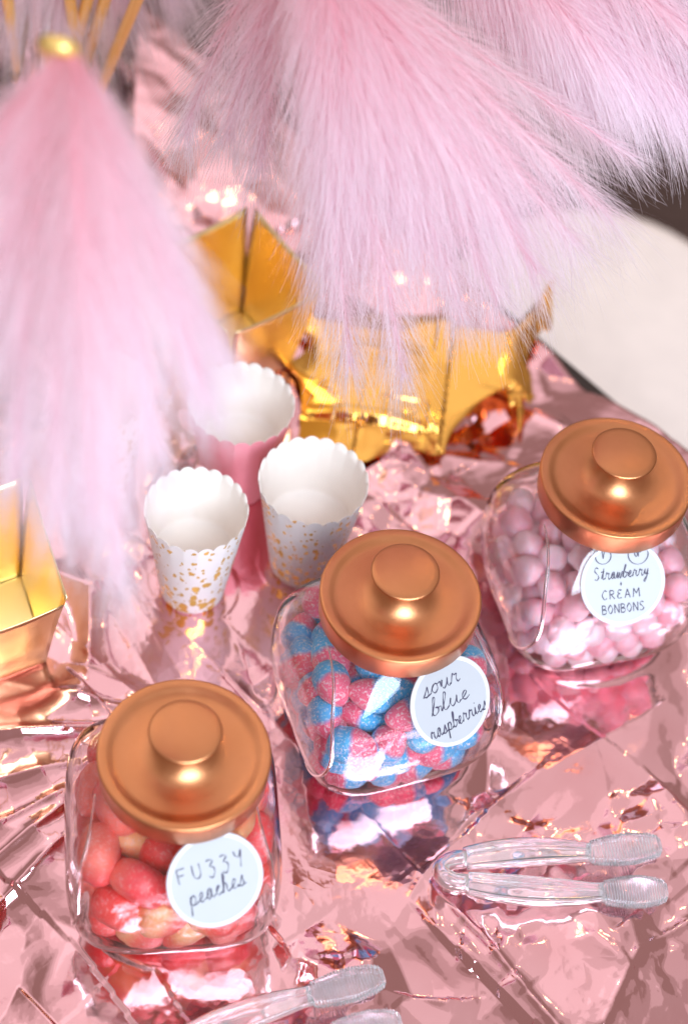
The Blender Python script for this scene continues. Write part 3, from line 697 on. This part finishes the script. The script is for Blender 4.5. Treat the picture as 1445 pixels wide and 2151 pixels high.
# ------------------------------------------------------------------ plumes
def frond_mesh(pts, nb, Lb, spread, droop, wid, seed, tintbase=0.0, plane=.7):
    g = np.random.default_rng(seed); C = np.array([tuple(p) for p in pts]); K = len(C)
    t = g.beta(1.15, 1.0, nb) * .985 + .01; f = t * (K - 1); i = np.minimum(f.astype(int), K - 2); fr = (f - i)[:, None]
    P = C[i] * (1 - fr) + C[i + 1] * fr; T = C[i + 1] - C[i]; T /= np.linalg.norm(T, axis=1)[:, None]
    view = np.array([0., 0, CAM_Z]) - P; view /= np.linalg.norm(view, axis=1)[:, None]
    A = np.cross(T, [0.1, -.35, 1.0]); A /= np.linalg.norm(A, axis=1)[:, None] + 1e-9; B = np.cross(A, T)
    clump = np.floor(t * 46) ; cr = h2(clump, np.sign(g.uniform(-1, 1, nb)), seed % 97)
    side = np.where(g.random(nb) < .5, 0, math.pi); ph = side + g.normal(0, plane, nb) + (cr - .5) * .7
    al = np.radians(spread * (1.15 - .55 * t) + g.normal(0, 6, nb) + (cr - .5) * 9)
    stray = g.random(nb) < .16; al = np.where(stray, al * 1.6, al)
    D = T * np.cos(al)[:, None] + (A * np.cos(ph)[:, None] + B * np.sin(ph)[:, None]) * np.sin(al)[:, None]
    L = Lb * S * np.interp(t, [0, .12, .4, .8, 1], [.35, .7, 1.0, .95, .75]) * g.uniform(.5, 1.18, nb)
    ns = 6; s = np.linspace(0, 1, ns)
    bend = T * .28 + np.array([0, 0, -droop]) + g.normal(0, .10, (nb, 3))
    pos = P[:, None] + L[:, None, None] * (D[:, None] * s[None, :, None] + bend[:, None] * (s ** 2)[None, :, None] * .75)
    od = np.lexsort((ph % 6.2832, np.floor(t * 60))); kk = np.arange(nb) // 9; tip = P + L[:, None] * D
    mean = np.zeros((kk.max() + 1, 3)); np.add.at(mean, kk, tip[od]); mean /= np.bincount(kk)[:, None]
    pull = np.zeros((nb, 3)); pull[od] = mean[kk] - tip[od]; cl = (g.random(kk.max() + 1) * .9)[kk]; pc = np.zeros(nb); pc[od] = cl
    pos += pull[:, None] * pc[:, None, None] * (s ** 1.7)[None, :, None]
    wob = g.normal(0, .012, (nb, 1, 3)) * np.sin(s * 7 + g.uniform(0, 6, (nb, 1)))[..., None]; pos += L[:, None, None] * wob
    sv = np.cross(D, view + g.normal(0, .6, (nb, 3))); sv /= np.linalg.norm(sv, axis=1)[:, None] + 1e-9
    wd = wid * (1 - .62 * s) * .5
    left = pos + sv[:, None] * wd[None, :, None]; right = pos - sv[:, None] * wd[None, :, None]
    V = np.stack([left, right], 2).reshape(-1, 3); base = np.arange(nb)[:, None] * ns * 2 + np.arange(ns - 1)[None] * 2
    base = base.ravel(); F = np.stack([base, base + 1, base + 3, base + 2], 1)
    tint = np.clip(tintbase + .52 * t[:, None] + .50 * s[None] + g.normal(0, .08, (nb, 1)), 0, 1); tint = np.repeat(tint[..., None], 2, 2).ravel()
    return V, F, tint
M_barb = mat_barb('plume_barbs', (.94, .52, .59), (.955, .875, .925), .62); M_rach = mat_plain('plume_shaft', (.78, .38, .45), .5, .05)
def plume(name_label, stem, fronds, nb, Lb, spread, droop, wid, seed):
    o = empty('pink_plume', stem[-1], name_label, 'plume', 'pink feathery plumes')
    Vs, Fs = sweep(stem, circ(.0045, 12)); mesh_obj('stem', [v_ - o.location for v_ in Vs], Fs, M_stem, o)
    for k, fr in enumerate(fronds):
        a, b, c = [deep(*q) for q in fr[:3]]; pts = bez(a, b, c, 30)[:28]; k_ = fr[3] if len(fr) > 3 else 1.0
        sc_ = [(1 - .8 * i / 27,) * 2 for i in range(28)]
        Vs, Fs = sweep(pts, circ(.0009, 6), scale=sc_); rch = mesh_obj('frond', [v_ - o.location for v_ in Vs], Fs, M_rach, o)
        V, F, tint = frond_mesh([p - o.location for p in pts], int(nb * k_), Lb * (fr[4] if len(fr) > 4 else 1), spread, droop, wid, seed + k)
        bo = np_mesh('barbs', V, F, M_barb, rch, True); at_ = bo.data.attributes.new('tint', 'FLOAT', 'POINT'); at_.data.foreach_set('value', tint.astype(np.float32)); bo['kind'] = 'stuff'
    return o
A0 = (150, 104, 17.6)
vt = VASE + Vector((0, 0, .20))
plume('blurred pink plume with a gold stem tip, hanging down the left side', bez(VASE + Vector((.01, 0, .05)), deep(190, 240, 21.5), deep(92, 98, 18.1), 14)[:-1] + [deep(98, 93, 17.75), deep(112, 93, 17.5), deep(132, 99, 17.45), deep(154, 106, 17.6)],
      [(A0, (40, 300, 17), (-60, 900, 18)), (A0, (60, 400, 16.8), (30, 1080, 18)), (A0, (120, 520, 16.6), (120, 1160, 18)), (A0, (200, 500, 16.4), (255, 1310, 18.4), 1.2),
       (A0, (250, 400, 16.6), (330, 1010, 18)), (A0, (270, 380, 17), (470, 780, 18.6)), (A0, (310, 470, 17), (440, 880, 18.6)), (A0, (-40, 260, 17.2), (-160, 700, 18)), (A0, (170, 430, 16.2), (200, 1180, 18)), (A0, (210, 300, 16.8), (350, 560, 18.2))],
      1750, .95, 26, .28, .00025, 100)
B0 = (640, -190, 22)
plume('large pink plume fanning out over the middle of the table', bez(vt, deep(330, -520, 25), deep(*B0), 14),
      [(B0, (540, 20, 22.4), (470, 330, 24.4), .8, .8), (B0, (570, 0, 22.2), (545, 400, 24.2), .8, .85), (B0, (670, 160, 21), (690, 650, 24), .8), (B0, (690, 220, 20.6), (740, 840, 25), 1.1), (B0, (760, 260, 20.6), (860, 860, 25.2), 1.1), (B0, (840, 220, 20.6), (985, 720, 24.6)),
       (B0, (860, 190, 20.7), (1070, 690, 24.4), 1, 1.1), (B0, (880, 170, 20.8), (1160, 620, 24.2), 1.1, 1.15), (B0, (920, 150, 21), (1245, 560, 24.2), 1, 1.1), (B0, (930, 130, 21.2), (1320, 490, 24.2), 1, 1.1), (B0, (930, 90, 22), (1385, 365, 24.8), .8, .8), (B0, (480, -20, 23), (375, 330, 24.8), .8, .8), (B0, (720, 120, 20.4), (900, 560, 23.4)), (B0, (700, 150, 20.6), (740, 540, 23.2)), (B0, (800, 100, 20.6), (1060, 480, 23.4), 1, 1.2)],
      2200, 1.15, 32, .30, .00025, 200)
C0 = (860, -260, 24)
plume('pink plume reaching across the top right corner', bez(vt, deep(560, -640, 27), deep(*C0), 14),
      [(C0, (1100, -110, 23.4), (1420, 200, 24.2)), (C0, (1250, -140, 23), (1580, 190, 24)), (C0, (1010, -20, 23.6), (1240, 230, 24.8)), (C0, (1330, -180, 23), (1640, 60, 24)), (C0, (1190, -70, 23.2), (1490, 260, 24.3)), (C0, (1120, -60, 22.8), (1330, 180, 24))],
      4000, 1.25, 36, .55, .00025, 300)
D0 = (150, -330, 27)
plume('pale pink plume behind the gold sticks in the top left corner', bez(vt, deep(120, -520, 28), deep(*D0), 14),
      [(D0, (60, -160, 27), (10, 40, 28)), (D0, (140, -160, 27), (130, 60, 28)), (D0, (230, -160, 27), (250, 30, 28)), (D0, (320, -180, 27), (370, -20, 28))],
      1800, 1.2, 30, .4, .00025, 400)
